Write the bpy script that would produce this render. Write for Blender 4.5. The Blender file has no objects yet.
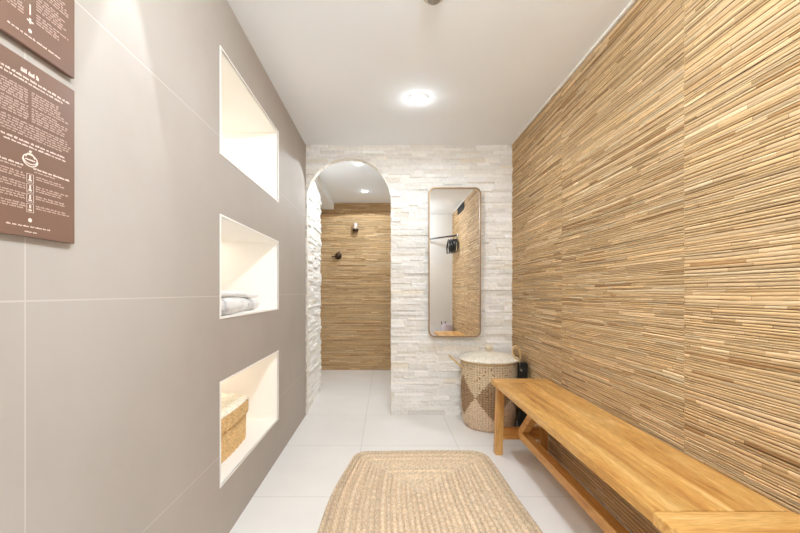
import bpy, math, random
import numpy as np
from mathutils import Vector, Matrix, noise as mnoise

SC = bpy.context.scene
COL = SC.collection
PI = math.pi
random.seed(7)

# ------------------------------------------------------------------ helpers
def s2l(c):
    c = c / 255.0
    return c / 12.92 if c <= 0.04045 else ((c + 0.055) / 1.055) ** 2.4
def C(r, g, b):
    return (s2l(r), s2l(g), s2l(b), 1.0)

class MB:
    """collects verts / faces / face colours, builds ONE mesh object"""
    def __init__(self):
        self.v = []; self.f = []; self.c = []
    def add(self, verts, faces, col=(1, 1, 1, 1), M=None):
        n = len(self.v)
        for p in verts:
            p = Vector(p)
            self.v.append(tuple(M @ p if M else p))
        for f in faces:
            self.f.append(tuple(i + n for i in f)); self.c.append(col)
        return self
    def box(self, x0, x1, y0, y1, z0, z1, col=(1, 1, 1, 1), M=None):
        vs = [(x0, y0, z0), (x1, y0, z0), (x1, y1, z0), (x0, y1, z0), (x0, y0, z1), (x1, y0, z1), (x1, y1, z1), (x0, y1, z1)]
        return self.add(vs, [(0, 3, 2, 1), (4, 5, 6, 7), (0, 1, 5, 4), (1, 2, 6, 5), (2, 3, 7, 6), (3, 0, 4, 7)], col, M)
    def quad(self, a, b, c, d, col=(1, 1, 1, 1)):
        return self.add([a, b, c, d], [(0, 1, 2, 3)], col)
    def hexa(self, lo, hi, col=(1, 1, 1, 1)):
        """lo, hi: four corner points each, counter-clockwise seen from above"""
        return self.add(list(lo) + list(hi), [(0, 3, 2, 1), (4, 5, 6, 7), (0, 1, 5, 4), (1, 2, 6, 5), (2, 3, 7, 6), (3, 0, 4, 7)], col)
    def lathe(self, prof, n=32, M=None, col=(1, 1, 1, 1), cap=True):
        vs = []; fs = []
        for (r, z) in prof:
            for k in range(n):
                a = 2 * PI * k / n
                vs.append((r * math.cos(a), r * math.sin(a), z))
        for i in range(len(prof) - 1):
            for k in range(n):
                k2 = (k + 1) % n
                fs.append((i * n + k, i * n + k2, (i + 1) * n + k2, (i + 1) * n + k))
        if cap:
            if prof[0][0] > 1e-4: fs.append(tuple(range(n - 1, -1, -1)))
            if prof[-1][0] > 1e-4: fs.append(tuple((len(prof) - 1) * n + k for k in range(n)))
        return self.add(vs, fs, col, M)
    def tube(self, pts, r, n=10, closed=False, col=(1, 1, 1, 1), rs=None):
        pts = [Vector(p) for p in pts]; m = len(pts)
        vs = []; fs = []; up = None
        for i, p in enumerate(pts):
            a = pts[(i - 1) % m] if (closed or i > 0) else p
            b = pts[(i + 1) % m] if (closed or i < m - 1) else p
            t = (b - a).normalized()
            if up is None:
                up = Vector((0, 0, 1)) if abs(t.z) < .9 else Vector((1, 0, 0))
            s = t.cross(up).normalized(); u = s.cross(t).normalized(); up = u
            rr = rs[i] if rs else r
            for k in range(n):
                an = 2 * PI * k / n
                vs.append(p + s * math.cos(an) * rr + u * math.sin(an) * rr)
        for i in range(m if closed else m - 1):
            j = (i + 1) % m
            for k in range(n):
                k2 = (k + 1) % n
                fs.append((i * n + k, i * n + k2, j * n + k2, j * n + k))
        if not closed:
            fs.append(tuple(range(n - 1, -1, -1))); fs.append(tuple((m - 1) * n + k for k in range(n)))
        return self.add(vs, fs, col)
    def build(self, name, mat, parent=None, smooth=False, bevel=0.0, seg=2, loc=None):
        me = bpy.data.meshes.new(name)
        me.from_pydata([tuple(p) for p in self.v], [], self.f)
        me.materials.append(mat)
        at = me.color_attributes.new('tint', 'FLOAT_COLOR', 'CORNER')
        cnt = np.array([len(f) for f in self.f])
        cols = np.repeat(np.array(self.c, dtype=np.float32), cnt, axis=0)
        at.data.foreach_set('color', cols.ravel())
        if smooth:
            me.polygons.foreach_set('use_smooth', [True] * len(self.f))
        me.update()
        o = bpy.data.objects.new(name, me); COL.objects.link(o)
        if loc: o.location = loc
        if parent: o.parent = parent
        if bevel:
            b = o.modifiers.new('bevel', 'BEVEL'); b.width = bevel; b.segments = seg; b.limit_method = 'ANGLE'
            b.angle_limit = math.radians(40); b.harden_normals = False
        return o

def tag(o, label, cat, group=None, kind=None):
    o['label'] = label; o['category'] = cat
    if group: o['group'] = group
    if kind: o['kind'] = kind
    return o
def thing(name, label, cat, loc=(0, 0, 0), rz=0.0, group=None):
    o = bpy.data.objects.new(name, None); COL.objects.link(o)
    o.location = loc; o.rotation_euler = (0, 0, rz); o.empty_display_size = .05
    return tag(o, label, cat, group)
def struct(o, label=None, cat=None):
    o['kind'] = 'structure'
    if label: o['label'] = label
    if cat: o['category'] = cat
    return o
def copy_tree(o, parent=None):
    c = o.copy(); COL.objects.link(c)
    if parent: c.parent = parent
    for ch in list(o.children): copy_tree(ch, c)
    return c

# ------------------------------------------------------------------ materials
class NT:
    def __init__(self, name):
        self.m = bpy.data.materials.new(name); self.m.use_nodes = True
        self.t = self.m.node_tree; self.n = self.t.nodes; self.l = self.t.links
        self.b = self.n['Principled BSDF']
    def node(self, typ, **kw):
        x = self.n.new(typ)
        for k, v in kw.items():
            if k in x.inputs.keys(): x.inputs[k].default_value = v
            else: setattr(x, k, v)
        return x
    def link(self, a, b): self.l.new(a, b)
    def coords(self, scale=(1, 1, 1), src='Object'):
        tc = self.n.new('ShaderNodeTexCoord'); mp = self.n.new('ShaderNodeMapping')
        mp.inputs['Scale'].default_value = scale
        self.link(tc.outputs[src], mp.inputs['Vector']); return mp.outputs[0]
    def noise(self, vec, scale, detail=4, rough=.55, dist=0.0):
        x = self.n.new('ShaderNodeTexNoise'); x.inputs['Scale'].default_value = scale
        x.inputs['Detail'].default_value = detail; x.inputs['Roughness'].default_value = rough
        x.inputs['Distortion'].default_value = dist
        self.link(vec, x.inputs['Vector']); return x.outputs['Fac']
    def ramp(self, fac, stops):
        x = self.n.new('ShaderNodeValToRGB'); e = x.color_ramp.elements
        while len(e) < len(stops): e.new(0.5)
        for i, (p, c) in enumerate(stops): e[i].position = p; e[i].color = c
        self.link(fac, x.inputs[0]); return x.outputs[0]
    def math(self, op, a, b=None, clamp=False):
        x = self.n.new('ShaderNodeMath'); x.operation = op; x.use_clamp = clamp
        for i, v in enumerate((a, b)):
            if v is None: continue
            if isinstance(v, (int, float)): x.inputs[i].default_value = v
            else: self.link(v, x.inputs[i])
        return x.outputs[0]
    def mix(self, fac, a, b, mode='MIX'):
        x = self.n.new('ShaderNodeMix'); x.data_type = 'RGBA'; x.blend_type = mode
        for s, v in ((0, fac), (6, a), (7, b)):
            if isinstance(v, (int, float)): x.inputs[s].default_value = v
            elif isinstance(v, tuple): x.inputs[s].default_value = v
            else: self.link(v, x.inputs[s])
        return x.outputs[2]
    def attr(self):
        x = self.n.new('ShaderNodeAttribute'); x.attribute_name = 'tint'; return x.outputs['Color']
    def bump(self, h, strength=.3, dist=.01):
        x = self.n.new('ShaderNodeBump'); x.inputs['Strength'].default_value = strength; x.inputs['Distance'].default_value = dist
        self.link(h, x.inputs['Height']); self.link(x.outputs[0], self.b.inputs['Normal'])
    def base(self, c):
        if isinstance(c, tuple): self.b.inputs['Base Color'].default_value = c
        else: self.link(c, self.b.inputs['Base Color'])
    def rough(self, r):
        if isinstance(r, (int, float)): self.b.inputs['Roughness'].default_value = r
        else: self.link(r, self.b.inputs['Roughness'])
        return self

def mottled(name, c1, c2, scale=3.0, rough=.6, bump=0.0, bscale=60, spec=.4, metal=0.0):
    t = NT(name); v = t.coords()
    t.base(t.ramp(t.noise(v, scale), [(.3, c1), (.7, c2)])); t.rough(rough)
    t.b.inputs['Specular IOR Level'].default_value = spec
    t.b.inputs['Metallic'].default_value = metal
    if bump: t.bump(t.noise(v, bscale, 5), bump, .004)
    return t.m
def tinted(name, scale=(1, 1, 1), nscale=20, lo=.75, hi=1.15, rough=.6, bump=.2, bscale=None, spec=.35, dist=0.0):
    """colour of its own per piece (tint attribute) with a grain of stretched noise"""
    t = NT(name); v = t.coords(scale); n = t.noise(v, nscale, 6, .6, dist)
    g = t.ramp(n, [(.28, (lo, lo, lo, 1)), (.72, (hi, hi, hi, 1))])
    t.base(t.mix(1.0, t.attr(), g, 'MULTIPLY')); t.rough(rough)
    t.b.inputs['Specular IOR Level'].default_value = spec
    if bump: t.bump(t.noise(t.coords(scale), bscale or nscale, 6), bump, .004)
    return t.m
def joints(t, axis, off, period, half):
    """1 on a joint line of a tile grid, 0 elsewhere, along one object axis"""
    tc = t.n.new('ShaderNodeTexCoord'); sp = t.n.new('ShaderNodeSeparateXYZ'); t.link(tc.outputs['Object'], sp.inputs[0])
    a = t.math('SUBTRACT', sp.outputs[axis], off)
    a = t.math('DIVIDE', a, period)
    a = t.math('ADD', a, 100.5); a = t.math('FRACT', a); a = t.math('SUBTRACT', a, .5); a = t.math('ABSOLUTE', a)
    a = t.math('MULTIPLY', a, period)
    return t.math('LESS_THAN', a, half)
def tile(name, c1, c2, cj, ax, rough=.35, nscale=1.6, spec=.4, extra=None):
    t = NT(name); v = t.coords()
    n = t.noise(v, nscale, 6, .6); n2 = t.noise(v, 38, 3, .6)
    base = t.ramp(n, [(.3, c1), (.7, c2)])
    base = t.mix(t.math('MULTIPLY', n2, .18), base, c2)
    j = None
    for (a, off, per, half) in ax:
        k = joints(t, a, off, per, half)
        j = k if j is None else t.math('MAXIMUM', j, k)
    t.base(t.mix(j, base, cj)); t.rough(rough); t.b.inputs['Specular IOR Level'].default_value = spec
    t.bump(t.math('SUBTRACT', 1.0, j), .25, .002)
    return t.m
def emit(name, col, strength):
    t = NT(name); t.base((.8, .8, .8, 1)); t.b.inputs['Emission Color'].default_value = col
    t.b.inputs['Emission Strength'].default_value = strength; return t.m

M_floor = tile('floor_tile', C(231, 228, 224), C(238, 235, 231), C(202, 197, 191), [(0, -.154, .6, .0016), (1, 0, .6, .0016)], .32, 2.2, .4)
M_left = tile('greige_wall_tile', C(171, 161, 151), C(179, 170, 161), C(192, 184, 175), [(1, .665, 2.4, .0016), (2, .343, .6013, .0016)], .68, 2.3, .18)
M_ceil = mottled('ceiling_paint', C(242, 245, 249), C(244, 247, 250), 2, .85, 0, spec=.1)
M_plain = mottled('plaster_grey_white', C(222, 219, 215), C(229, 226, 222), 2, .8, .05, spec=.15)
M_niche = mottled('niche_plaster', C(245, 242, 236), C(247, 244, 239), 3, .75, 0, spec=.15)
M_white = mottled('white_trim', C(246, 242, 236), C(248, 245, 240), 3, .5, spec=.3)
M_stone = tinted('split_face_stone', (1, 1, 1), 55, .93, 1.05, .78, .35, 120, .25)
M_bamboo = tinted('bamboo_slats_along_y', (90, 7, 90), 4.0, .78, 1.12, .68, .25, None, .2)
M_bamboo_x = tinted('bamboo_slats_along_x', (7, 90, 90), 4.0, .78, 1.12, .68, .25, None, .2)
M_jute = tinted('jute_braid', (1, 1, 1), 160, .88, 1.08, .85, .3, 260, .1)
M_sea = tinted('seagrass_weave', (1, 1, 1), 140, .8, 1.12, .8, .5, 220, .12)
M_rattan = tinted('rattan_weave', (1, 1, 1), 120, .78, 1.15, .7, .5, 200, .2)
M_black = mottled('black_plastic', C(22, 21, 21), C(30, 29, 28), 8, .42, spec=.4)
M_bronze = mottled('dark_bronze', C(64, 50, 38), C(80, 63, 47), 12, .35, metal=.8)
M_bronze_pale = mottled('pale_brushed_bronze', C(214, 190, 170), C(222, 200, 182), 12, .3, metal=.6)
M_gold = mottled('brushed_brass', C(158, 130, 98), C(170, 142, 110), 16, .4, metal=.5)
M_grey = mottled('grey_plastic', C(206, 200, 192), C(214, 208, 200), 8, .5)
M_dgrey = mottled('dark_grey_plastic', C(140, 133, 124), C(150, 143, 134), 8, .5)
M_chrome = mottled('chrome', C(215, 215, 215), C(222, 222, 222), 8, .15, metal=1.0)
M_rod = mottled('dark_metal_rod', C(52, 46, 44), C(62, 56, 52), 10, .4, metal=.4)
M_towel = mottled('white_terry', C(240, 238, 236), C(248, 247, 246), 30, .95, .8, 420, spec=.05)
M_towel_band = mottled('towel_band', C(222, 220, 220), C(230, 228, 228), 30, .9, .3, 300, spec=.05)
M_lilac = mottled('lilac_grey_cloth', C(196, 184, 192), C(208, 196, 204), 14, .9, .4, 160, spec=.05)
M_board = mottled('brown_board', C(112, 84, 70), C(120, 91, 76), 4, .34, spec=.5)
M_print = mottled('pale_print', C(226, 208, 196), C(232, 216, 205), 8, .6)
M_printdim = mottled('fine_print', C(186, 162, 148), C(194, 170, 157), 8, .6)

def wood(name, axis_scale):
    t = NT(name); v = t.coords(axis_scale)
    n = t.noise(v, 2.6, 8, .62, .9)
    g = t.ramp(n, [(.28, C(162, 104, 46)), (.42, C(202, 150, 82)), (.58, C(218, 174, 108)), (.74, C(238, 206, 152))])
    fine = t.noise(t.coords(tuple(a * 5 for a in axis_scale)), 5.0, 3, .6)
    f = t.ramp(fine, [(.36, (.80, .75, .69, 1)), (.62, (1.04, 1.04, 1.04, 1))])
    vo = t.n.new('ShaderNodeTexVoronoi'); vo.inputs['Scale'].default_value = 1.0
    t.link(t.coords(tuple(a * .55 + 1.5 for a in axis_scale)), vo.inputs['Vector'])
    k = t.ramp(vo.outputs['Distance'], [(.05, (1, 1, 1, 1)), (.16, (0, 0, 0, 1))])
    c = t.mix(1.0, g, f, 'MULTIPLY')
    c = t.mix(t.math('MULTIPLY', k, .55), c, C(140, 84, 36))
    c = t.mix(1.0, c, t.attr(), 'MULTIPLY')
    t.base(c); t.rough(.42); t.b.inputs['Specular IOR Level'].default_value = .35
    t.bump(fine, .08, .002)
    return t.m
M_wood_y = wood('teak_grain_along_y', (11, .9, 11))
M_wood_x = wood('teak_grain_along_x', (.9, 11, 11))
M_wood_z = wood('teak_grain_along_z', (11, 11, .9))

tm = NT('mirror_glass'); tm.base((.86, .86, .85, 1)); tm.b.inputs['Metallic'].default_value = 1.0; tm.rough(.012)
M_mirror = tm.m
WARM = (.84, .93, 1.0)
M_lens = emit('lit_lamp_lens', (1.0, .96, .9, 1), 9.0)
M_led = emit('lit_led_strip', (1.0, .95, .88, 1), 15.0)

# ------------------------------------------------------------------ main dimensions (metres; camera at the origin looking along +Y)
CAM_Z = .96
XL, XR, YB, YR, ZC = -.625, .988, 3.0, .2, 2.105
SH_Y, SH_ZC = 4.73, 2.056

# ------------------------------------------------------------------ floor, ceiling
f = MB().box(-1.7, 1.3, -1.35, SH_Y + .1, -.06, 0).build('floor', M_floor); struct(f, 'large pale square floor tiles', 'floor')
f = MB().box(-1.7, 1.3, -1.35, 3.05, ZC, ZC + .06).build('ceiling', M_ceil); struct(f, 'smooth cream ceiling of the changing room', 'ceiling')
f = MB().box(-.64, .8, 3.05, SH_Y, SH_ZC, SH_ZC + .12).build('ceiling_shower', M_ceil); struct(f, 'ceiling of the shower room behind the arch', 'ceiling')
f = MB().box(-1.65, -.64, 3.05, SH_Y, 1.976, SH_ZC + .12).build('ceiling_bulkhead', M_ceil); struct(f, 'dropped ceiling left of the shower', 'ceiling')

# ------------------------------------------------------------------ left wall with three niches
NY0, NY1, ND = 1.45, 2.222, .42
NZ = [(1.487, 1.881), (.865, 1.247), (.229, .615)]
m = MB()
zs = [0] + sorted(sum([list(z) for z in NZ], [])) + [ZC]
m.quad((XL, YR - .1, 0), (XL, NY0, 0), (XL, NY0, ZC), (XL, YR - .1, ZC))
m.quad((XL, NY1, 0), (XL, YB + .05, 0), (XL, YB + .05, ZC), (XL, NY1, ZC))
for i in range(0, len(zs), 2):
    m.quad((XL, NY0, zs[i]), (XL, NY1, zs[i]), (XL, NY1, zs[i + 1]), (XL, NY0, zs[i + 1]))
XLB = XL - ND - .08
m.quad((XLB, YR - .1, 0), (XLB, YR - .1, ZC), (XLB, YB + .05, ZC), (XLB, YB + .05, 0))
wl = m.build('wall_left', M_left); struct(wl, 'greige tiled wall with three lit niches', 'wall')
for k, (a, b) in enumerate(NZ):
    n = MB(); d = XL - ND
    n.quad((d, NY0, a), (d, NY1, a), (d, NY1, b), (d, NY0, b))
    n.quad((XL, NY0, a), (d, NY0, a), (d, NY0, b), (XL, NY0, b))
    n.quad((XL, NY1, a), (XL, NY1, b), (d, NY1, b), (d, NY1, a))
    n.quad((XL, NY0, a), (XL, NY1, a), (d, NY1, a), (d, NY0, a))
    n.quad((XL, NY0, b), (d, NY0, b), (d, NY1, b), (XL, NY1, b))
    n.build('niche_lining', M_niche, wl)
    # thin white edge profile round the opening
    w = .007; t_ = MB()
    t_.box(XL - .003, XL + .0025, NY0 - w, NY1 + w, b, b + w); t_.box(XL - .003, XL + .0025, NY0 - w, NY1 + w, a - w, a)
    t_.box(XL - .003, XL + .0025, NY0 - w, NY0, a, b); t_.box(XL - .003, XL + .0025, NY1, NY1 + w, a, b)
    struct(t_.build('trim_%d' % (k + 1), M_white), 'white edge profile round niche', 'trim')

# ------------------------------------------------------------------ bamboo walls
def bamboo(u0, u1, z0, z1, seams, rnd, place, thick=.012, bow=.0014):
    """rows of split bamboo slats, each piece with its own colour, laid over a dark backing; place(u, z, d) -> point"""
    m = MB()
    m.quad(place(u0, z0, 0), place(u1, z0, 0), place(u1, z1, 0), place(u0, z1, 0), C(118, 84, 50))
    cuts = [u0] + [s for s in seams if u0 < s < u1] + [u1]
    for pi in range(len(cuts) - 1):
        pa, pb = cuts[pi], cuts[pi + 1]
        z = z0; ph = rnd.random() * 9
        if pi:      # pale filler in the joint between two panels
            s0 = cuts[pi]
            m.add([place(s0 - .0015, z0, .0052), place(s0 + .0015, z0, .0052), place(s0 + .0015, z1, .0052), place(s0 - .0015, z1, .0052)], [(0, 1, 2, 3)], C(196, 164, 122))
        while z < z1 - .004:
            h = rnd.choice([.006, .007, .008, .009, .010, .012]) * rnd.uniform(.92, 1.08)
            h = min(h, z1 - z)
            u = pa - rnd.uniform(0, .3)
            row_d = rnd.uniform(.003, .0062)
            row_t = rnd.gauss(1, .025)
            gap = rnd.choice([.0006, .0009, .0012, .0018])
            while u < pb:
                L = rnd.choice([rnd.uniform(.03, .12), rnd.uniform(.08, .3), rnd.uniform(.2, .5)])
                a, b = max(u, pa), min(u + L, pb)
                u += L
                if b - a < .004: continue
                k = max(.6, rnd.gauss(1, .05)) * row_t
                pick = rnd.random()
                if pick < .03: base = (168, 130, 88)
                elif pick < .12: base = (184, 150, 107)
                elif pick < .20: base = (216, 190, 151)
                elif pick < .55: base = (210, 178, 137)
                else: base = (202, 168, 124)
                col = C(*[min(245, max(20, q * k)) for q in base])
                d = row_d + rnd.uniform(-.001, .001)
                ns = max(1, int((b - a) / .12)); nv = []
                for i in range(ns + 1):
                    uu = a + (b - a) * i / ns
                    wz = .0014 * math.sin(uu * 7 + ph + z * 3) + .0008 * math.sin(uu * 23 + z * 40)
                    lo, hi = z + gap * .5 + wz, z + h - gap * .5 + wz
                    for (fz, fd) in ((0, -.35), (.18, .55), (.5, 1), (.82, .6), (1, -.3)):
                        nv.append(place(uu, min(max(lo + (hi - lo) * fz, z0), z1), max(.0006, d + bow * fd)))
                fs = []
                for i in range(ns):
                    for j in range(4):
                        q = i * 5 + j
                        fs.append((q, q + 5, q + 6, q + 1))
                m.add(nv, fs, col)
            z += h
    return m
rb = random.Random(11)
m = bamboo(YR - .1, YB, 0, ZC, [.385, 1.265, 2.145], rb, lambda u, z, d: (XR - d, u, z))
struct(m.build('wall_right', M_bamboo), 'wall clad in horizontal bamboo slats', 'wall')
rb = random.Random(23)
m = bamboo(-1.62, .78, 0, SH_ZC, [.16], rb, lambda u, z, d: (u, SH_Y - d, z))
struct(m.build('wall_shower', M_bamboo_x), 'bamboo slat wall at the end of the shower', 'wall')
# slim white bead where the bamboo meets the ceiling
struct(MB().box(XR - .022, XR - .0125, YR, YB - .03, ZC - .006, ZC).build('trim_4', M_white), 'white bead between ceiling and bamboo', 'trim')

# ------------------------------------------------------------------ split-face stone
def stone_field(u, v, rnd, maxd):
    """height and tint of a ledger-stone surface on grids u, v"""
    h = np.zeros_like(u); tint = np.zeros(u.shape + (3,)); u0, u1 = u.min(), u.max()
    z = -.001; vt = v.max()
    while z < vt + .001:
        hh = rnd.choice([.016, .02, .024, .028, .034, .04]); x = u0 - rnd.uniform(0, .2)
        while x < u1 + .001:
            L = rnd.uniform(.07, .30)
            mk = (u >= x) & (u < x + L) & (v >= z) & (v < z + hh)
            if mk.any():
                d = rnd.random() ** 1.3 * maxd
                su, sv = rnd.uniform(-.03, .03), rnd.uniform(-.10, .10)
                h[mk] = d + su * (u[mk] - x - L / 2) + sv * (v[mk] - z - hh / 2)
                p = rnd.random(); k = rnd.gauss(1, .02)
                c = (235, 231, 225) if p < .62 else (239, 236, 232) if p < .88 else (230, 224, 214) if p < .97 else (234, 226, 213)
                tint[mk] = [min(250, q * k) for q in c]
            x += L
        z += hh
    n = np.empty_like(h); it = np.nditer(u, flags=['multi_index'])
    for _ in it:
        i = it.multi_index
        n[i] = mnoise.noise(Vector((u[i] * 38, v[i] * 55, 1.7))) * .0035 + mnoise.noise(Vector((u[i] * 110, v[i] * 130, 4.2))) * .0022
    return np.clip(h + n, 0.0, maxd * 1.25), tint
AC, AR, ASP = -.289, .328, 1.675      # arch: centre x, radius, spring height
def arch_sd(x, z):
    """signed distance-like value, negative inside the opening"""
    if z <= ASP: return max(abs(x - AC) - AR, -9)
    return math.hypot(x - AC, z - ASP) - AR
def arch_edge(x, z):
    """point of the slightly uneven arch outline nearest to (x, z)"""
    if z <= ASP: dx, dz = math.copysign(1, x - AC), 0.0; cz = z
    else:
        r = math.hypot(x - AC, z - ASP) or 1e-6; dx, dz = (x - AC) / r, (z - ASP) / r; cz = ASP
    px, pz = AC + dx * AR, cz + dz * AR
    j = mnoise.noise(Vector((px * 24, 3.3, pz * 24))) * .005 + mnoise.noise(Vector((px * 70, 1.3, pz * 70))) * .003
    if px < AC - AR + .02: j = abs(j) * .3 * -1
    return px + dx * j, pz + dz * j
def stone_mesh(u0, u1, v0, v1, step, rnd, maxd, place, arch=False):
    nu, nv = int((u1 - u0) / step) + 1, int((v1 - v0) / step) + 1
    U, V = np.meshgrid(np.linspace(u0, u1, nu), np.linspace(v0, v1, nv), indexing='ij')
    H, T = stone_field(U, V, rnd, maxd)
    m = MB(); ins = np.zeros(U.shape, bool)
    pts = []
    for i in range(nu):
        for j in range(nv):
            x, z, d = U[i, j], V[i, j], H[i, j]
            if arch:
                s = arch_sd(x, z)
                if s < 0:
                    ins[i, j] = True
                    x, z = arch_edge(x, z)
                    s = 0
                if s < .007: d = .009 + (d - .009) * s / .007
            pts.append(place(x, z, d))
    fs = []; cs = []
    for i in range(nu - 1):
        for j in range(nv - 1):
            if ins[i, j] and ins[i + 1, j] and ins[i, j + 1] and ins[i + 1, j + 1]: continue
            fs.append((i * nv + j, (i + 1) * nv + j, (i + 1) * nv + j + 1, i * nv + j + 1))
            cs.append(C(*T[i, j]))
    m.v = pts; m.f = fs; m.c = cs
    return m
rs = random.Random(5)
m = stone_mesh(XL, XR, 0, ZC, .0075, rs, .015, lambda x, z, d: (x, YB - d, z), True)
# reveal of the arch: a strip following the opening, .1 m deep
path = [(AC + AR, z) for z in np.linspace(0, ASP, 70)] + [(AC + AR * math.cos(a), ASP + AR * math.sin(a)) for a in np.linspace(0, PI, 80)[1:-1]] + [(AC - AR, z) for z in np.linspace(ASP, 0, 70)]
ny = 9
pv = []
for k, (x, z) in enumerate(path):
    x, z = arch_edge(x, z)
    for j in range(ny):
        y = YB - .012 + (.062) * j / (ny - 1)
        q = mnoise.noise(Vector((x * 40, y * 30, z * 45))) * .006 if 0 < j < ny - 1 else 0
        nx, nz = ((x - AC) / AR, 0) if z <= ASP else ((x - AC) / AR, (z - ASP) / AR)
        pv.append((x - nx * max(q, 0), y, z - nz * max(q, 0)))
pf = [(k * ny + j, (k + 1) * ny + j, (k + 1) * ny + j + 1, k * ny + j + 1) for k in range(len(path) - 1) for j in range(ny - 1)]
m.add(pv, pf, C(232, 225, 214))
yb = YB + .05
m.quad((AC + AR, yb, 0), (AC + AR, yb, ASP), (XR, yb, ASP), (XR, yb, 0), C(232, 224, 212))
for k in range(40):
    a0, a1 = PI * k / 40, PI * (k + 1) / 40
    p0 = (AC + AR * math.cos(a0), ASP + AR * math.sin(a0)); p1 = (AC + AR * math.cos(a1), ASP + AR * math.sin(a1))
    m.quad((p0[0], yb, p0[1]), (p0[0], yb, ZC), (p1[0], yb, ZC), (p1[0], yb, p1[1]), C(232, 224, 212))
m.quad((AC + AR, yb, ASP), (AC + AR, yb, ZC), (XR, yb, ZC), (XR, yb, ASP), C(232, 224, 212))
struct(m.build('wall_back', M_stone), 'white split-face stone wall with an arched opening', 'wall')
rs = random.Random(9)
m = stone_mesh(yb, 3.76, 0, SH_ZC, .009, rs, .016, lambda u, z, d: (-.645 + d, u, z))
m.quad((-.645, 3.76, 0), (-1.65, 3.76, 0), (-1.65, 3.76, SH_ZC), (-.645, 3.76, SH_ZC), C(238, 232, 222))
m.quad((-.645, yb, 0), (-1.65, yb, 0), (-1.65, yb, SH_ZC), (-.645, yb, SH_ZC), C(238, 232, 222))
m.box(-.66, -.6205, yb, yb + .012, 0, SH_ZC, C(238, 232, 222))
struct(m.build('wall_shower_left', M_stone), 'split-face stone return inside the arch', 'wall')
m = MB().box(.78, .86, yb, SH_Y, 0, SH_ZC + .12).box(-1.7, -1.62, yb, SH_Y, 0, SH_ZC + .12)
struct(m.build('wall_shower_right', M_plain), 'plain side walls of the shower', 'wall')

# ------------------------------------------------------------------ rear wall with the doorway the photo is taken from
m = MB()
m.box(XL, -.5, YR - .1, YR, 0, ZC); m.box(.56, XR, YR - .1, YR, 0, ZC); m.box(-.5, .56, YR - .1, YR, 2.03, ZC)
struct(m.build('wall_rear', M_plain), 'plain grey-white wall behind the camera with a doorway', 'wall')
m = MB().box(-.9, -.82, -1.3, YR - .1, 0, ZC).box(1.1, 1.18, -1.3, YR - .1, 0, ZC).box(-.9, 1.18, -1.38, -1.3, 0, ZC)
m.box(-.82, XL, YR - .101, YR - .1, 0, ZC).box(XR, 1.1, YR - .101, YR - .1, 0, ZC)
struct(m.build('wall_lobby', M_plain), 'plain walls of the lobby outside the doorway', 'wall')

# ------------------------------------------------------------------ downlights
def downlight(x, y, z, label, r=.052, watts=20, half=88, blend=.6, glow=0.0, soft=.03, color=WARM, group='recessed ceiling downlights'):
    t = thing('ceiling_downlight', label, 'downlight', (x, y, z), 0, group)
    MB().lathe([(r, -.001), (r + .008, -.001), (r + .008, -.004), (r + .005, -.007), (r, -.007), (r, -.001)], 40, cap=False).build('trim_ring', M_white, t, True)
    MB().lathe([(0.0001, -.0075), (r * .6, -.007), (r, -.005)], 40, cap=False).build('lens', M_lens, t, True)
    if watts:
        l = bpy.data.lights.new('beam', 'SPOT'); l.energy = watts; l.color = color; l.spot_size = math.radians(2 * half)
        l.spot_blend = blend; l.shadow_soft_size = soft
        o = bpy.data.objects.new('beam', l); COL.objects.link(o); o.parent = t; o.location = (0, 0, -.012)
    if glow:
        l = bpy.data.lights.new('glow', 'POINT'); l.energy = glow; l.color = color; l.shadow_soft_size = .04  # extra point light added below the lens to lift ceiling and ambient
        o = bpy.data.objects.new('glow', l); COL.objects.link(o); o.parent = t; o.location = (0, 0, -.055 if glow < 2 else -.10)
    return t
P = 28
downlight(.189, 2.265, ZC, 'bright round downlight in the middle of the cream ceiling', r=.052, watts=P * .95, glow=.5)
downlight(-.230, 3.275, SH_ZC, 'round downlight just behind the top of the arch', .034, watts=P * .8, half=79, blend=.06, soft=.02, glow=.14)
downlight(-.233, 4.165, SH_ZC, 'round downlight in front of the far bamboo wall', .034, watts=P * .8, half=79, blend=.06, soft=.02, glow=.14)
downlight(-.525, .93, ZC, 'narrow downlight washing the tiled wall beside the brown boards', .035, watts=P * .95, half=14.5, blend=.05, soft=.012, color=(.82, .9, 1.0))
downlight(.19, .70, ZC, 'round downlight over the near end of the bench', watts=P * .15, glow=22)
downlight(.19, -.35, ZC, 'unseen round downlight added in the lobby as fill light', watts=P * .3, glow=34)  # unseen lamp, added so its light fills the room from behind

# LED strips hidden at the back of the niche ceilings
for k, (a, b) in enumerate(NZ):
    nm = ['top', 'middle', 'bottom'][k]
    t = thing('led_strip', 'warm led strip tucked into the back of the %s wall niche' % nm, 'light strip', (XL - ND + .03, NY0 + .03, b - .001), 0, 'niche led strips')
    L = NY1 - NY0 - .06
    MB().box(-.012, .012, 0, L, -.006, 0).build('profile', M_white, t)
    MB().box(-.009, .009, .004, L - .004, -.009, -.006).build('diffuser', M_led, t)

# ------------------------------------------------------------------ small round ceiling fitting
t = thing('smoke_detector', 'small round grey fitting on the ceiling at the top edge of the photo', 'smoke detector', (.184, 1.478, ZC))
MB().lathe([(.044, 0), (.044, -.006), (.040, -.010), (.030, -.012)], 40).build('base', M_grey, t, True)
MB().lathe([(.024, -.010), (.024, -.022), (.020, -.026), (.0001, -.027)], 32, cap=False).build('cap', M_dgrey, t, True)

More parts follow.
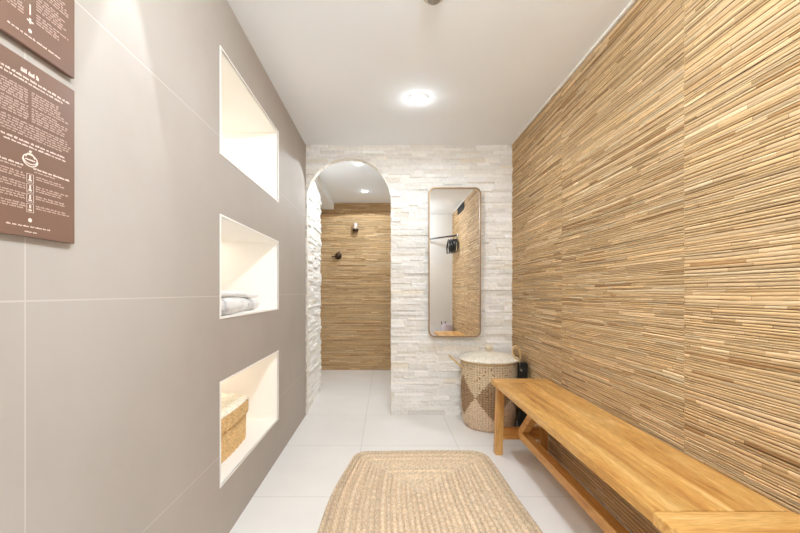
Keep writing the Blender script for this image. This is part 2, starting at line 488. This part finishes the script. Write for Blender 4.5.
# ------------------------------------------------------------------ information boards
def board(z0, z1, label, lower):
    y0, y1 = .5686, .7586; w = y1 - y0; h = z1 - z0
    t = thing('information_board', label, 'sign', (XL, (y0 + y1) / 2, z0), 0, 'brown information boards')
    MB().box(.0015, .010, -w / 2, w / 2, 0, h).build('panel', M_board, t, bevel=.0008)
    for (yy, zz) in ((-.07, .03), (.07, .03), (-.07, h - .03), (.07, h - .03)): MB().box(-.001, .0015, yy - .012, yy + .012, zz - .012, zz + .012).build('spacer', M_dgrey, t)
    # printing: seen from the room, text runs along +y
    pr = MB(); fp = MB(); r = random.Random(3 if lower else 4); X0, X1 = .0100, .01025
    def words(mb, ya, yb_, z, hh, wl=(.004, .013), sp=.0022):
        y = ya
        while y < yb_ - .002:
            L = min(r.uniform(*wl), yb_ - y)
            # each word: a run of little strokes of uneven height
            q = y
            while q < y + L - .0006:
                sw = r.uniform(.0007, .0013)
                mb.box(X0, X1, q, q + sw, z, z + hh * r.choice([.65, .7, .75, 1.0]))
                q += sw + .0006
            y += L + sp
    def line(mb, ya, yb_, z, hh, **k): words(mb, ya, yb_, z, hh, **k)
    if lower:
        line(pr, -.017, .017, h - .024, .0075, wl=(.010, .014), sp=.003); pr.build('title_lettering', M_print, t); pr = MB()
        line(pr, -.085, .082, h - .033, .0038); line(pr, -.060, .066, h - .0395, .003); pr.build('heading_lettering', M_print, t); pr = MB()
        for za in (h - .052, h - .080):
            for i in range(6):
                line(fp, -.084, -.004, za - i * .0043, .0028); line(fp, .003, r.uniform(.055, .084), za - i * .0043, .0028)
        for i in range(6): line(fp, -.084, r.uniform(.065, .085), h - .110 - i * .0043, .0027)
        line(pr, -.080, .070, h - .142, .0034); line(pr, -.046, .074, h - .148, .003); pr.build('heading_lettering', M_print, t); pr = MB()
        # bowl-shaped emblem
        e = MB(); cz = h - .168
        e.tube([(X1, .013 * math.cos(a), cz + .008 * math.sin(a)) for a in np.linspace(0, 2 * PI, 40, endpoint=False)], .0009, 6, True)
        e.tube([(X1, .014 * math.cos(a), cz - .001 + .011 * math.sin(a)) for a in np.linspace(PI, 2 * PI, 24)], .001, 6)
        e.tube([(X1, .008 * math.cos(a), cz + .003 + .007 * math.sin(a)) for a in np.linspace(0, PI, 16)], .001, 6)
        e.lathe([(.0001, -.0025), (.0026, 0), (.0001, .0025)], 12, M=Matrix.Translation((X1, 0, cz + .0135)))
        e.box(X0, X1 + .0003, -.009, .009, cz - .002, cz)
        e.build('emblem', M_print, t)
        line(pr, -.082, -.012, h - .183, .0034); line(pr, .006, .082, h - .183, .0034); line(fp, -.066, -.014, h - .188, .0027); line(fp, .008, .05, h - .188, .0027)
        pr.build('heading_lettering', M_print, t); pr = MB()
        for i in range(4):
            zz = h - .193 - i * .0172
            ic = MB()
            for (ya, yb_, za, zb) in ((-.0065, -.0060, zz - .0145, zz), (.0060, .0065, zz - .0145, zz), (-.0065, .0065, zz - .0005, zz), (-.0065, .0065, zz - .015, zz - .0145)): ic.box(X0, X1, ya, yb_, za, zb)
            ic.box(X0, X1, -.0016, .0016, zz - .011 + .001 * i, zz - .002); ic.box(X0, X1, -.003, .003, zz - .0125, zz - .0098)
            ic.build('pictogram', M_print, t)
            for q in range(3):
                line(fp, -.082, -.009, zz - .003 - q * .0039, .0025)
                if q < 2 or i == 1: line(fp, .011, r.uniform(.06, .082), zz - .003 - q * .0039, .0025)
        MB().lathe([(.0001, .0003), (.0036, 0), (.0036, -.0003)], 20, M=Matrix.Translation((X0, 0, .0290)) @ Matrix.Rotation(PI / 2, 4, 'Y')).build('dot', M_print, t)
        line(pr, -.042, .040, .0165, .0026); line(pr, -.010, .012, .0075, .0024)
        pr.build('footer_lettering', M_print, t)
    else:
        for i in range(46):
            zz = h - .03 - i * .0048
            if i % 7 == 6: continue
            line(fp, -.082, -.010, zz, .0030); line(fp, .012, r.uniform(.055, .082), zz, .0030)
        line(pr, -.040, .062, .018, .003)
        ic = MB()
        for i in range(6):
            zz = .058 + i * .03
            ic.box(X0, X1, -.0012, .0012, zz, zz + .018)
        ic.box(X0, X1, -.006, .006, .0455, .048); ic.box(X0, X1, -.0018, .0018, .043, .052)
        ic.lathe([(.0001, .0003), (.0034, 0), (.0034, -.0003)], 20, M=Matrix.Translation((X0, 0, .030)) @ Matrix.Rotation(PI / 2, 4, 'Y'))
        ic.build('pictogram', M_print, t)
        pr.build('footer_lettering', M_print, t)
    fp.build('fine_print', M_printdim, t)
board(1.381, 1.678, 'upper brown information board, only its lower half in the photo', False)
board(1.055, 1.357, 'lower brown information board with pale print and a bowl emblem', True)

# ------------------------------------------------------------------ towels in the middle niche
def towel(label, y, w, x_front, depth, hgt, rz, seed):
    """folded towel: layers wrapped round a rounded front fold (fold faces the room)"""
    r = random.Random(seed)
    t = thing('folded_towel', label, 'towel', (x_front, y, NZ[1][0] + .0005), rz, 'white towels in the middle niche')
    m = MB(); heights = (hgt * .78, hgt * .22)
    for k, lh in enumerate(heights):
        z0 = sum(heights[:k]) * .985; nx, ns = 14, 10; prof = []
        R = lh / 2 * .97; fx = -.010 * k
        # profile: back-bottom -> front round -> back-top
        for i in range(8): prof.append((-depth + (depth - R) * i / 7, 0))
        for i in range(1, 11):
            a = -PI / 2 + PI * i / 11; prof.append((-R + R * math.cos(a), R + R * math.sin(a)))
        for i in range(8): prof.append((-R - (depth - R) * i / 7, 2 * R + .012 * (i / 7) * (1 if k else 0)))
        vs = []; n = 24
        for j in range(n + 1):
            v = -w / 2 + w * j / n
            e = abs(2 * j / n - 1); pinch = 1 - .35 * max(0, (e - .8) / .2) ** 2
            for (px, pz) in prof:
                q = mnoise.noise(Vector((px * 14, v * 14, k * 5 + seed))) * .007
                zz = R + (pz - R) * pinch + (q if pz > R else 0)
                vs.append((px + fx + q, v * (1 - .0), z0 + max(zz, 0.0)))
        np_ = len(prof)
        fs = [(j * np_ + i, j * np_ + i + 1, (j + 1) * np_ + i + 1, (j + 1) * np_ + i) for j in range(n) for i in range(np_ - 1)]
        fs.append(tuple(range(np_))); fs.append(tuple(n * np_ + i for i in range(np_ - 1, -1, -1)))
        fs += [((j + 1) * np_, j * np_, j * np_ + np_ - 1, (j + 1) * np_ + np_ - 1)[::-1] for j in range(n)]
        m.add(vs, fs)
    m.build('cloth', M_towel, t, True)
    # woven border band near one side of the top layer fold
    b = MB(); lh = heights[0]; R = lh / 2 * .97; vs = []
    for v in (-w * .28, -w * .16):
        for i in range(12):
            a = -PI / 2 + PI * i / 11; vs.append((-R + (R + .006) * math.cos(a), v, R + (R + .001) * math.sin(a)))
    b.add(vs, [(i, i + 1, 13 + i, 12 + i) for i in range(11)])
    b.build('border_band', M_towel_band, t, True)
towel('leftmost and largest white folded towel in the middle niche', 1.575, .24, XL - .006, .32, .098, 0, 1)
towel('white folded towel between the other two in the niche', 1.80, .15, XL - .045, .32, .094, .03, 2)
towel('rightmost white folded towel at the far end of the niche', 1.99, .155, XL - .055, .30, .086, -.03, 3)

# ------------------------------------------------------------------ lidded basket in the bottom niche
def rr_ring(a, b, r, n=12, bow=0.0):
    """closed rounded rectangle, half sizes a (x), b (y)"""
    r = min(r, a, b); pts = []
    for (cx, cy, a0) in ((a - r, b - r, 0), (-a + r, b - r, PI / 2), (-a + r, -b + r, PI), (a - r, -b + r, 1.5 * PI)):
        for i in range(n + 1):
            an = a0 + PI / 2 * i / n
            pts.append((cx + r * math.cos(an), cy + r * math.sin(an)))
    out = []
    for k in range(len(pts)):      # subdivide the straight runs
        p, q = pts[k], pts[(k + 1) % len(pts)]
        L = math.dist(p, q); s = max(1, int(L / .012))
        for i in range(s): out.append((p[0] + (q[0] - p[0]) * i / s, p[1] + (q[1] - p[1]) * i / s))
    return [(x * (1 + bow * (1 - (y / b) ** 2)) , y * (1 + bow * .6 * (1 - (x / a) ** 2))) for (x, y) in out]
def mono(r, sd, base):
    k = r.gauss(1, sd); return C(*[min(250, q * k) for q in base])
def woven_shell(rings, cols, weave, seed, top_cap=False, bottom_cap=False):
    """rings: list of (points, z); stacked loops with an over-under weave relief"""
    r = random.Random(seed); m = MB(); n = len(rings[0][0]); vs = []
    for k, (pts, z) in enumerate(rings):
        for i, (x, y) in enumerate(pts):
            L = math.hypot(x, y) or 1; w = weave * (1 if ((i // 2 + k) % 2) else -1)
            vs.append((x + x / L * w, y + y / L * w, z))
    m.v = vs
    for k in range(len(rings) - 1):
        for i in range(n):
            j = (i + 1) % n
            m.f.append((k * n + i, k * n + j, (k + 1) * n + j, (k + 1) * n + i)); m.c.append(cols(k, i, r))
    if top_cap: m.f.append(tuple((len(rings) - 1) * n + i for i in range(n))); m.c.append(cols(len(rings) - 1, 0, r))
    if bottom_cap: m.f.append(tuple(range(n - 1, -1, -1))); m.c.append(cols(0, 0, r))
    return m
bx, by = .128, .245
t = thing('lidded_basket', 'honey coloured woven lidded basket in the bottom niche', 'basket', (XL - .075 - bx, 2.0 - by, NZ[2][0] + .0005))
bc = lambda k, i, r: mono(r, .03, (228, 192, 138) if r.random() < .85 else (216, 178, 124))
BRING = rr_ring(bx, by, .075, 8, .11)
def brings(z0, z1, n, fa):
    return [([(x * fa(i / n), y * fa(i / n)) for x, y in BRING], z0 + (z1 - z0) * i / n) for i in range(n + 1)]
woven_shell(brings(0, .135, 18, lambda s: .93 + .01 * s), bc, .0014, 2, bottom_cap=True, top_cap=True).build('body', M_rattan, t)
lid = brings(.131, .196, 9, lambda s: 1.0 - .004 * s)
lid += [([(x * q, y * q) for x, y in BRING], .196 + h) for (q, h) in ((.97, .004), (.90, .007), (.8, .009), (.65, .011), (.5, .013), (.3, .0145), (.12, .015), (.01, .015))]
woven_shell(lid, lambda k, i, r: bc(k, i, r) if k < 9 else mono(r, .03, (250, 242, 226)), .0012, 3).build('lid', M_rattan, t)  # lid top whitened: glare of the niche light put into its colour

# ------------------------------------------------------------------ seagrass hamper
HX, HY = .742, 2.775
t = thing('laundry_hamper', 'tall round seagrass hamper with cream lid beside the stone wall', 'hamper', (HX, HY, 0))
prof = [(.158, .0), (.172, .012), (.184, .05), (.192, .12), (.196, .22), (.197, .32), (.196, .42), (.196, .472)]
def pr_r(z):
    for (a, b) in zip(prof, prof[1:]):
        if z <= b[1]: return a[0] + (b[0] - a[0]) * (z - a[1]) / max(1e-6, b[1] - a[1])
    return prof[-1][0]
NA, NR = 128, 58
VIEW = math.atan2(-HY, -HX)           # direction from the hamper to the doorway
rings = []
for k in range(NR + 1):
    z = .472 * k / NR; rr = pr_r(z)
    rings.append(([(rr * math.cos(2 * PI * i / NA), rr * math.sin(2 * PI * i / NA)) for i in range(NA)], z))
def hcol(k, i, r):
    z = .472 * (k + .5) / NR; th = 2 * PI * (i + .5) / NA
    d = (th - VIEW + PI) % (2 * PI) - PI          # + is to the right seen from the doorway
    per = 2 * PI / 5; ph = ((d + math.radians(27)) % per) / per   # diamond corners meet at ph = 0
    half = .145 * (1 - abs(2 * ph - 1))
    chk = i % 2 == 0 and k % 2 == 0
    if abs(z - .232) < half: base = (126, 100, 74) if chk else (162, 134, 104)
    elif z > .232: base = (186, 162, 132) if chk else (212, 192, 162)
    else: base = (196, 170, 144) if chk else (214, 190, 164)
    if z > .232 and r.random() < .03: base = (128, 96, 68)
    return mono(r, .035, base)
woven_shell(rings, hcol, .0016, 4, bottom_cap=True).build('body', M_sea, t)
rim = MB(); rim.tube([(.198 * math.cos(a), .198 * math.sin(a), .470) for a in np.linspace(0, 2 * PI, 80, endpoint=False)], .008, 8, True, C(196, 168, 128)); rim.build('rim', M_sea, t, True)
lr = [(.2, .474), (.211, .477), (.212, .485), (.203, .492), (.18, .502), (.15, .511), (.12, .518), (.09, .524), (.06, .529), (.03, .532), (.012, .533)]
lrings = []
fine = []
for (a, b) in zip(lr, lr[1:]):
    for q in (0, .5): fine.append((a[0] + (b[0] - a[0]) * q, a[1] + (b[1] - a[1]) * q))
fine.append(lr[-1])
for (rr, z) in fine: lrings.append(([(rr * math.cos(2 * PI * i / 96), rr * math.sin(2 * PI * i / 96)) for i in range(96)], z))
lidm = woven_shell(lrings, lambda k, i, r: mono(r, .03, (244, 235, 219)), .0008, 6)
lid = lidm.build('lid', M_sea, t, True)
MB().lathe([(.014, .530), (.015, .540), (.024, .546), (.030, .556), (.029, .567), (.020, .575), (.0001, .578)], 24, col=C(228, 214, 190)).build('knob', M_sea, lid, True)
# rope loop handles, one standing up at the wall side, one leaning outwards
hl = MB(); hp = []
hk = [Vector(p) for p in ((.206, -.045, .44), (.212, -.05, .50), (.205, -.055, .55), (.18, -.07, .582), (.152, -.085, .574), (.14, -.1, .54), (.152, -.116, .508), (.176, -.128, .482), (.176, -.126, .44))]
for q in range(len(hk) - 1):
    p0, p1, p2, p3 = hk[max(q - 1, 0)], hk[q], hk[q + 1], hk[min(q + 2, len(hk) - 1)]
    for w_ in range(5):
        u = w_ / 5
        hp.append(.5 * ((2 * p1) + (p2 - p0) * u + (2 * p0 - 5 * p1 + 4 * p2 - p3) * u * u + (3 * p1 - p0 - 3 * p2 + p3) * u ** 3))
hl.tube(hp, .006, 8, False, C(214, 182, 132)); hl.build('handle', M_sea, t, True)
hl = MB(); hl.tube([(-.2 - .085 * math.sin(a), -.045 * math.cos(a), .425 + .075 * math.sin(a)) for a in np.linspace(0, PI, 28)], .0062, 8, False, C(214, 182, 132)); hl.build('handle', M_sea, t, True)

# ------------------------------------------------------------------ slim black bin between hamper and wall
t = thing('slim_bin', 'slim black bin squeezed between the hamper and the bamboo wall', 'bin', (.931, 2.615, 0))
m = MB(); 
for (q, z0, z1) in ((1, 0, .425),):
    ring = rr_ring(.030, .020, .010, 6); n = len(ring)
    m.add([(x * .94, y * .94, 0) for x, y in ring] + [(x, y, .44) for x, y in ring], [(i, (i + 1) % n, n + (i + 1) % n, n + i) for i in range(n)] + [tuple(range(n - 1, -1, -1)), tuple(n + i for i in range(n))])
m.build('body', M_black, t)
m = MB(); ring = rr_ring(.0312, .0212, .011, 6); n = len(ring); lv = [(1, .441), (1, .468), (.9, .477), (.6, .482), (.1, .484)]
m.add([(x * q, y * q, z) for (q, z) in lv for x, y in ring], [(k * n + i, k * n + (i + 1) % n, (k + 1) * n + (i + 1) % n, (k + 1) * n + i) for k in range(4) for i in range(n)] + [tuple(4 * n + i for i in range(n)), tuple(range(n - 1, -1, -1))])
m.build('lid', M_black, t)
MB().box(-.024, -.012, -.026, -.0195, .425, .436).build('handle', M_chrome, t, bevel=.002)

# ------------------------------------------------------------------ bench
BX0, BX1, BY0, BY1, BZ = .636, .962, .806, 2.308, .44
t = thing('wooden_bench', 'golden teak bench along the bamboo wall', 'bench', ((BX0 + BX1) / 2, (BY0 + BY1) / 2, 0))
hw, hl_ = (BX1 - BX0) / 2, (BY1 - BY0) / 2
eb = .105; th = .032
m = MB(); pw = 2 * hw / 5
for k in range(5):
    kk = (1.0, .88, 1.06, .92, 1.02)[k]
    m.box(-hw + k * pw + .0002, -hw + (k + 1) * pw - .0002, -hl_ + eb + .002, hl_ - eb - .002, BZ - th, BZ, (kk, kk * (.97 if k % 2 else 1.0), kk * (.90 if k % 2 else .97), 1))
m.build('seat_top', M_wood_y, t, bevel=.0006, seg=1)
for s in (-1, 1):
    y0, y1 = (hl_ - eb, hl_) if s > 0 else (-hl_, -hl_ + eb)
    MB().box(-hw - .004, hw + .004, y0, y1, BZ - th, BZ + .0005, (1.02, 1.0, .95, 1)).build('end_board', M_wood_x, t, bevel=.003)
lw = .042
zt = BZ - th
for sx in (-1, 1):
    for sy in (-1, 1):
        xo, xt = sx * (hw - .008), sx * (hw - .020)          # outer faces: foot splays outwards
        yo, yt = sy * (hl_ - .002), sy * (hl_ - .006)
        def sq(x, y, z):
            xa, xb = sorted((x, x - sx * lw)); ya, yb_ = sorted((y, y - sy * (lw + .008)))
            return [(xa, ya, z), (xb, ya, z), (xb, yb_, z), (xa, yb_, z)]
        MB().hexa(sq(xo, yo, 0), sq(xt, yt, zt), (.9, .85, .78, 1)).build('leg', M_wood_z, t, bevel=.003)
for sy in (-1, 1):
    yc = sy * (hl_ - .03)
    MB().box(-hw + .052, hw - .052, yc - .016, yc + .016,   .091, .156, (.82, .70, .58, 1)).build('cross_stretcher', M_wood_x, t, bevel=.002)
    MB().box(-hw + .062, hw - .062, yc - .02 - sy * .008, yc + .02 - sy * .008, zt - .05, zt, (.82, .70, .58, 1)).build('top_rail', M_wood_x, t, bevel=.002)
ys = hl_ - .03 - .016
MB().box(-.022, .022, -ys, ys, .104, .150, (.97, .9, .82, 1)).build('long_stretcher', M_wood_y, t, bevel=.002)
for sy in (-1, 1):
    a = Vector((0, sy * (ys - .03), .150)); b = Vector((0, sy * (ys - .31), zt)); d = (b - a).normalized(); nrm = Vector((0, -d.z, d.y)) * .022
    w = .02; m = MB()
    lo = [(-w, *(a - nrm)[1:]), (w, *(a - nrm)[1:]), (w, *(a + nrm)[1:]), (-w, *(a + nrm)[1:])]
    # ends cut level: bottom on the stretcher, top under the seat
    k = .022 / abs(d.z)
    lo = [(-w, a.y - k, a.z), (w, a.y - k, a.z), (w, a.y + k, a.z), (-w, a.y + k, a.z)]
    hi = [(-w, b.y - k, b.z), (w, b.y - k, b.z), (w, b.y + k, b.z), (-w, b.y + k, b.z)]
    m.hexa(lo, hi, (.97, .9, .82, 1)); m.build('brace', M_wood_y, t, bevel=.002)

# ------------------------------------------------------------------ braided jute rug
RCX, RCY, RA, RB = .17, 1.65, .452, .655
rj = random.Random(31); m = MB(); pitch = .452 / 18; d = 0.0; ring_i = 0
def rug_warp(x, y):
    Y = RCY + y
    if x < 0: x *= (.455 - .10 * max(0, (Y - 1.3)) ** 2) / .455
    else: x *= (.447 - .035 * ((Y - 1.4) / .9) ** 2) / .447
    return x + .004 * math.sin(Y * 9 + 1), y + .006 * math.sin(x * 7 + .6)
while d < RA - pitch * .4:
    a, b = RA - d - pitch / 2, RB - d - pitch / 2
    if a < .006: break
    r = max(.075 - d * .3, .012); r = min(r, a)
    pts = rr_ring(a, b, r, 10)
    P2 = []
    L = [0]
    for k in range(len(pts)): L.append(L[-1] + math.dist(pts[k], pts[(k + 1) % len(pts)]))
    tot = L[-1]; N = max(16, int(tot / .0065)); k = 0
    for i in range(N):
        s = tot * i / N
        while L[k + 1] < s: k += 1
        p, q = pts[k], pts[(k + 1) % len(pts)]; f_ = (s - L[k]) / max(1e-9, L[k + 1] - L[k])
        P2.append((p[0] + (q[0] - p[0]) * f_, p[1] + (q[1] - p[1]) * f_))
    hwid = pitch / 2; vs = []; cross = (-1, -.62, -.2, .2, .62, 1)
    for i in range(N):
        p, q = P2[i - 1], P2[(i + 1) % N]; tx, ty = q[0] - p[0], q[1] - p[1]; l = math.hypot(tx, ty) or 1
        nx, ny_ = ty / l, -tx / l
        for c in cross:
            ph = 2 * PI * (i * .0065 / .026) + (abs(c) * 2.4)
            z = .0006 + .0108 * math.sqrt(max(0, 1 - c * c)) + .0016 * math.sin(ph) * (1 - c * c) ** .5
            x, y = rug_warp(P2[i][0] + nx * c * hwid * .98, P2[i][1] + ny_ * c * hwid * .98)
            vs.append((x, y, max(z, .0008)))
    nb = len(m.v); m.v += vs; nc = len(cross)
    ringk = rj.gauss(1, .018) * (.93 if ring_i < 2 else 1.0); cur = 1.0
    for i in range(N):
        j = (i + 1) % N
        cur = rj.gauss(1, .03)
        for c in range(nc - 1):
            m.f.append((nb + i * nc + c, nb + j * nc + c, nb + j * nc + c + 1, nb + i * nc + c + 1))
            base = (226, 204, 176) if (i // 2 + c) % 3 else (212, 187, 154)
            if ring_i > 3 and rj.random() < .3: base = (234, 214, 187)
            m.c.append(C(*[min(245, v * ringk * cur) for v in base]))
    d += pitch; ring_i += 1
rug = m.build('braided_rug', M_jute, None, True, loc=(RCX, RCY, .0005))
tag(rug, 'beige braided jute rug with rounded corners on the tiled floor', 'rug')

# ------------------------------------------------------------------ mirror
MX0, MX1, MZ0, MZ1 = .3255, .7257, .614, 1.760
t = thing('wall_mirror', 'tall rounded mirror in a thin brass frame on the stone wall', 'mirror', ((MX0 + MX1) / 2, 2.968, MZ0))
ma, mb_ = (MX1 - MX0) / 2, (MZ1 - MZ0) / 2; fw = .009
ro = rr_ring(ma, mb_, .045, 10); ri_ = [(x * (ma - fw) / ma, y * (mb_ - fw) / mb_) for x, y in ro]; n = len(ro)
m = MB(); lay = [(ro, 0), (ro, -.036), (ri_, -.036), (ri_, -.024)]
m.add([(x, yy, z + mb_) for (rg, yy) in lay for (x, z) in rg], [(k * n + i, k * n + (i + 1) % n, (k + 1) * n + (i + 1) % n, (k + 1) * n + i) for k in range(3) for i in range(n)])
m.build('frame', M_gold, t)
m = MB(); m.add([(x, -.025, z + mb_) for x, z in ri_], [tuple(range(n))]); m.build('glass', M_mirror, t)
m = MB(); m.add([(x, -.0, z + mb_) for x, z in ro], [tuple(range(n - 1, -1, -1))]); m.build('backing', M_dgrey, t)

# ------------------------------------------------------------------ things seen in the mirror: rod with hangers, vent, bag
RA_, RB_ = Vector((XR - .012, .64, 1.735)), Vector((.585, YR + .012, 1.735))
t = thing('clothes_rod', 'dark rod across the corner, seen in the mirror', 'clothes rod', RA_)
MB().tube([(0, 0, 0), RB_ - RA_], .011, 14).build('rod', M_rod, t, True)
MB().lathe([(.026, 0), (.026, .005), (.014, .009)], 24, M=Matrix.Translation((.003, 0, 0)) @ Matrix.Rotation(-PI / 2, 4, 'Y')).build('bracket', M_white, t, True)
MB().lathe([(.026, 0), (.026, .005), (.014, .009)], 24, M=Matrix.Translation(RB_ - RA_ + Vector((0, -.012, 0))) @ Matrix.Rotation(-PI / 2, 4, 'X')).build('bracket', M_white, t, True)
def hanger(f, rz, label):
    p = RA_.lerp(RB_, f)
    h = thing('clothes_hanger', label, 'hanger', (p.x, p.y, p.z), rz, 'black hangers on the clothes rod')
    m = MB(); hk = [(.0145 * math.cos(a), 0, .0005 + .0145 * math.sin(a)) for a in np.linspace(math.radians(200), math.radians(-60), 16)] + [(.0, 0, -.035), (0, 0, -.055)]
    m.tube(hk, .002, 8); m.build('hook', M_chrome, h, True)
    m = MB(); pts = [(-.15, 0, -.15), (-.1, 0, -.102), (-.03, 0, -.062), (0, 0, -.052), (.03, 0, -.062), (.1, 0, -.102), (.15, 0, -.15), (.142, 0, -.225), (0, 0, -.23), (-.142, 0, -.225)]
    m.tube(pts, .008, 10, True, rs=[.012, .014, .014, .013, .014, .014, .012, .007, .006, .007]); m.build('shoulders', M_black, h, True)
    return h
for i, (f_, w_, lb) in enumerate(((.05, 'nearest the bamboo wall', 0), (.12, 'second from the bamboo wall', 1), (.19, 'third from the bamboo wall', 2), (.26, 'farthest from the bamboo wall', 3))):
    hanger(f_, PI / 2, 'black clothes hanger %s on the mirrored rod' % w_)
t = thing('air_vent', 'black vent grille high on the bamboo wall, seen in the mirror', 'vent', (XR - .013, .89, 2.0))
MB().box(-.008, 0, -.19, .19, 0, .086).build('back_plate', M_black, t, bevel=.002)
for i in range(5): MB().box(-.016, -.008, -.18, .18, .008 + i * .016, .013 + i * .016).build('slat', M_black, t)
t = thing('tote_bag', 'lilac grey cloth bag behind the bench end, seen in the mirror', 'bag', (.875, .36, 0))
m = MB(); ring = rr_ring(.09, .07, .045, 8); n = len(ring); lv = [(.92, 0), (1, .04), (1.02, .2), (.97, .4), (.85, .48), (.5, .505), (.05, .51)]
m.add([(x * q + .01 * math.sin(z * 20 + y * 30), y * q + .006 * math.sin(x * 40 + z * 18), z) for (q, z) in lv for x, y in ring], [(k * n + i, k * n + (i + 1) % n, (k + 1) * n + (i + 1) % n, (k + 1) * n + i) for k in range(6) for i in range(n)] + [tuple(range(n - 1, -1, -1)), tuple(6 * n + i for i in range(n))])
m.build('cloth', M_lilac, t, True)
for s in (-1, 1):
    MB().tube([(-.05 + s * .018 + s * .012 * math.sin(a), .02 * math.cos(a), .48 + .055 * math.sin(a)) for a in np.linspace(0, PI, 16)], .005, 8).build('handle', M_black, t, True)

# ------------------------------------------------------------------ shower fittings on the far bamboo wall
t = thing('shower_spray', 'small pale spray head with a dark underside, upper fitting on far bamboo wall', 'shower head', (-.37, SH_Y - .012, 1.735))
R = Matrix.Rotation(PI / 2, 4, 'X')
MB().lathe([(.030, 0), (.030, .006), (.014, .010), (.012, .05)], 24, M=Matrix.Translation((0, 0, .015)) @ R).build('wall_mount', M_bronze, t, True)
MB().lathe([(.034, -.03), (.038, -.02), (.038, .03), (.032, .048), (.0001, .052)], 28, M=Matrix.Translation((0, -.062, .012))).build('head', M_bronze_pale, t, True)
MB().lathe([(.0001, -.052), (.030, -.050), (.036, -.040), (.037, -.0235), (.0001, -.0232)], 28, M=Matrix.Translation((0, -.062, .012)), cap=False).build('nozzle', M_bronze, t, True)
t = thing('shower_mixer', 'dark bronze mixer with a side lever, lower fitting on far bamboo wall', 'shower mixer', (-.585, SH_Y - .012, 1.405))
MB().lathe([(.042, 0), (.042, .006), (.036, .010)], 28, M=R).build('wall_plate', M_bronze, t, True)
MB().lathe([(.030, .010), (.030, .055), (.024, .062), (.0001, .064)], 24, M=R).build('body', M_bronze, t, True)
MB().tube([(0, -.045, -.005), (-.035, -.05, -.012), (-.075, -.05, -.016)], .008, 10, rs=[.01, .008, .007]).build('lever', M_bronze, t, True)
MB().tube([(.008, -.045, .02), (.02, -.05, .05)], .008, 10).build('knob', M_bronze, t, True)

# ------------------------------------------------------------------ camera, world, colour
w = bpy.data.worlds.new('dark_world'); SC.world = w; w.use_nodes = True
w.node_tree.nodes['Background'].inputs[0].default_value = (.9, .95, 1, 1); w.node_tree.nodes['Background'].inputs[1].default_value = .0
cam = bpy.data.cameras.new('camera'); co = bpy.data.objects.new('camera', cam); COL.objects.link(co)
co.location = (0, 0, CAM_Z); co.rotation_euler = (PI / 2, 0, 0)
cam.sensor_width = 36; cam.lens = 384 / 800 * 36; cam.clip_start = .02
cam.shift_x = 14 / 800; cam.shift_y = 25.5 / 800
SC.camera = co
SC.view_settings.view_transform = 'Standard'; SC.view_settings.look = 'None'; SC.view_settings.gamma = 1
SC.view_settings.use_curve_mapping = False; SC.view_settings.exposure = 0.25
SC.cycles.max_bounces = 14; SC.cycles.diffuse_bounces = 10; SC.cycles.glossy_bounces = 5
SC.cycles.use_denoising = True; SC.cycles.sample_clamp_indirect = 6
SC.cycles.caustics_reflective = False; SC.cycles.caustics_refractive = False
